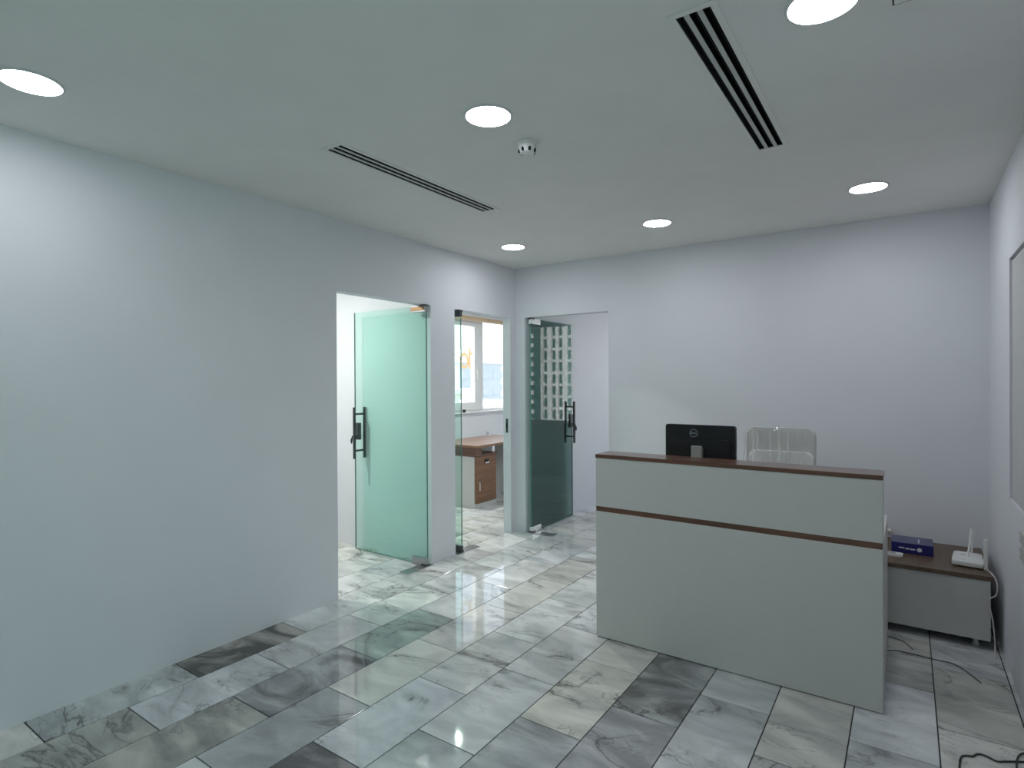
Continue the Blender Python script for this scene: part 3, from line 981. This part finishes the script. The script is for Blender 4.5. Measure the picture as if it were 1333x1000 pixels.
ws = thing('wall_socket', (-0.15, YB, 0.46), 'small white plug and socket behind the blue box', 'socket')
MB().box(-0.19, -0.11, YB - 0.008, YB, 0.425, 0.505, bev=0.003).build('plate', 'white', ws)
MB().box(-0.14, -0.115, YB - 0.04, YB - 0.008, 0.445, 0.485, bev=0.006).box(-0.118, -0.088, YB - 0.04, YB - 0.012, 0.452, 0.474, bev=0.006).build('plug', 'white', ws)


def smooth_path(pts, n=6):
    P = [Vector(p) for p in pts]
    out = []
    for i in range(len(P) - 1):
        p0, p1, p2, p3 = P[max(i - 1, 0)], P[i], P[i + 1], P[min(i + 2, len(P) - 1)]
        for k in range(n):
            t = k / n
            out.append(0.5 * ((2 * p1) + (p2 - p0) * t + (2 * p0 - 5 * p1 + 4 * p2 - p3) * t * t + (3 * p1 - p0 - 3 * p2 + p3) * t ** 3))
    out.append(P[-1])
    return out


def cord(name, pts, r, mat, label):
    b_ = MB().tube(smooth_path(pts), r, 8)
    o_ = b_.build(name, mat, None, origin=pts[0], smooth=True)
    return tag(o_, label, 'cable')


cord('power_cord', [(0.362, 4.18, KZ + 0.012), (0.384, 4.10, KZ + 0.012), (0.402, 4.062, 0.385), (0.398, 4.062, 0.32), (0.37, 4.07, 0.28), (0.385, 4.055, 0.17),
                    (0.392, 4.05, 0.06), (0.388, 4.0, 0.005), (0.386, 3.97, 0.0035)], 0.0032, 'cord_white', 'pale router cord hanging beside the low cabinet')
cord('network_cable', [(-0.11, 3.765, 0.003), (-0.06, 3.79, 0.003), (0.0, 3.80, 0.003), (0.114, 3.79, 0.003), (0.20, 3.785, 0.003), (0.259, 3.703, 0.003), (0.298, 3.622, 0.003)],
     0.003, 'cord_grey', 'thin grey cable winding over the floor before the low cabinet')
cord('thin_cable', [(-0.11, 3.985, 0.0025), (-0.05, 3.972, 0.0025), (-0.01, 3.94, 0.0025), (0.024, 3.865, 0.0025)], 0.0025, 'cord_grey',
     'short thin grey cord on the floor between desk and low cabinet')
cord('extension_cable', [(0.155, 2.66, 0.004), (0.165, 2.79, 0.004), (0.175, 2.865, 0.004), (0.195, 2.888, 0.004), (0.213, 2.896, 0.004), (0.23, 2.925, 0.004), (0.255, 2.928, 0.004),
                         (0.288, 2.911, 0.004), (0.318, 2.93, 0.004), (0.374, 2.965, 0.004), (0.42, 2.99, 0.004)], 0.0035, 'cord_dark', 'dark green black cable looping over the floor beside the wall')
cord('extension_cable', [(0.34, 2.80, 0.008), (0.346, 2.91, 0.012), (0.356, 2.966, 0.012), (0.372, 3.014, 0.008), (0.395, 3.04, 0.004), (0.42, 3.045, 0.004)], 0.0035, 'cord_dark',
     'short dark cable crossing another cable beside the wall')

# ------------------------------------------------------------------ office desk seen through the middle opening
od = thing('office_desk', (-4.42, 5.8, 0), 'small wooden office desk under the bright window', 'desk')
MB().box(-4.80, -4.07, 5.19, 6.43, 0.728, 0.755, bev=0.002, seg=1).build('desk_top', 'walnut_y', od)
MB().box(-4.70, -4.12, 5.24, 5.34, 0.632, 0.728).build('spacer', 'walnut', od)
MB().box(-4.70, -4.12, 6.38, 6.41, 0.0, 0.728).build('end_panel', 'laminate', od)
MB().box(-4.76, -4.74, 5.75, 6.38, 0.35, 0.728).build('modesty_panel', 'laminate', od)
pc = thing('desk_pedestal', (-4.42, 5.49, 0), 'white pedestal cabinet with a brown wooden door under the office desk', 'cabinet')
MB().box(-4.70, -4.19, 5.28, 5.70, 0.0, 0.608).build('body', 'laminate', pc)
MB().box(-4.71, -4.165, 5.275, 5.705, 0.608, 0.632, bev=0.001, seg=1).build('top', 'walnut', pc)
dr = MB().box(-4.19, -4.17, 5.29, 5.69, 0.055, 0.604, bev=0.0015, seg=1).build('door', 'walnut_z', pc)
MB().box(-4.19, -4.17, 5.283, 5.697, 0.0, 0.052).build('plinth', 'laminate', pc)
MB().box(-4.1705, -4.169, 5.45, 5.535, 0.515, 0.565).build('cup_recess', 'void', dr)
b = MB()
b.prism([(5.455, 0.535), (5.53, 0.535), (5.525, 0.515), (5.46, 0.515)], 0, -4.17, -4.152, bev=0.003)
b.build('cup_pull', 'chrome', dr)
b = MB().tube([(-4.17, 5.335, 0.20), (-4.148, 5.335, 0.205), (-4.148, 5.335, 0.305), (-4.17, 5.335, 0.31)], 0.006, 8)
b.build('handle', 'chrome', dr, smooth=True)
tb = thing('cable_grommet', (-4.70, 6.25, 0.755), 'small metal cable grommet on the office desk', 'grommet')
MB().lathe([(0, 0), (0.05, 0), (0.048, 0.01), (0.02, 0.02), (0.012, 0.06), (0.0, 0.065)], (-4.70, 6.22, 0.755), 16).build('cap', 'steel', tb, smooth=True)
so = thing('wall_socket', (XW, 7.05, 0.30), 'white wall socket under the office window', 'socket')
MB().box(XW, XW + 0.008, 7.00, 7.10, 0.27, 0.36, bev=0.003).build('plate', 'white', so)
MB().box(XW + 0.008, XW + 0.04, 7.03, 7.07, 0.30, 0.34, bev=0.006).build('plug', 'white', so)
so = thing('window_latch', (XW + 0.035, 6.31, 1.055), 'small black latch lying on the office window sill', 'latch')
MB().prism(rrect(6.29, 6.33, 1.055, 1.10, 0.008), 0, XW + 0.005, XW + 0.028, bev=0.003).build('knob', 'black', so)

# ------------------------------------------------------------------ outside: ground, blocks beyond the office window, tower mirrored in the door
g = MB().box(-400, 400, -400, 400, -24.5, -24).build('ground', 'concrete')
tag(g, 'pale ground far below the office windows', 'ground', kind='structure')


def block(x, y, wx, wy, h, mat, label, rows, cols):
    p_ = thing('apartment_block', (x, y, -24), label, 'building', 'pale buildings beyond the office window')
    bd = MB().box(x - wx / 2, x + wx / 2, y - wy / 2, y + wy / 2, -24, h).build('wall', mat, p_)
    MB().box(x - wx / 2 - 0.3, x + wx / 2 + 0.3, y - wy / 2 - 0.3, y + wy / 2 + 0.3, h, h + 0.8).build('parapet', 'facade', p_)
    src = None
    for r_ in range(rows):
        for c_ in range(cols):
            yy = y - wy / 2 + wy * (c_ + 0.5) / cols
            zz = h - 2.2 - 3.2 * r_
            if src is None:
                src = MB().box(x - 0.15, x + 0.15, y - wy / cols * 0.3, y + wy / cols * 0.3, -24.8, -23.2)
                src = src.build('window', 'facade_blue', bd)
                q = src
            else:
                q = src.copy()
                col.objects.link(q)
                q.parent = bd
            q.location = Vector((x + wx / 2, yy, zz)) - parent_world(bd)
    return p_


block(-75, 88, 14, 13, 5.0, 'facade_blue', 'blue grey block beyond the office window', 3, 4)
block(-96, 116, 14, 18, 8.5, 'facade', 'pale high block beyond the office window', 4, 5)
block(-66, 72, 10, 10, -0.5, 'facade_tan', 'low tan block beyond the office window', 2, 4)
block(-50, 66, 5, 5, -2.0, 'facade_pink', 'low pink block beyond the office window', 2, 2)

tw = thing('tower_block', (80, 145, -24), 'tall office tower with white columns, mirrored in the dark glass door', 'building')
MB().box(58, 79, 138, 160, -24, 70).build('curtain_wall', 'curtain', tw)
MB().box(79, 104, 134, 160, -24, 70).build('curtain_wall', 'curtain', tw)
colm = None
for k in range(9):
    xx = 58.8 + k * 2.45
    wd = 0.75 if k % 2 else 0.45
    MB().box(xx - wd, xx + wd, 137.2, 138, -24, 70).build('column', 'facade', tw)
for k in range(26):
    zz = -23 + k * 3.3
    MB().box(58, 79, 137.6, 138, zz, zz + 0.75).build('floor_band', 'facade', tw)
for k in range(34):
    zz = -23 + k * 2.6
    MB().box(79, 104, 133.2, 134, zz, zz + 1.1).build('louvre', 'facade', tw)
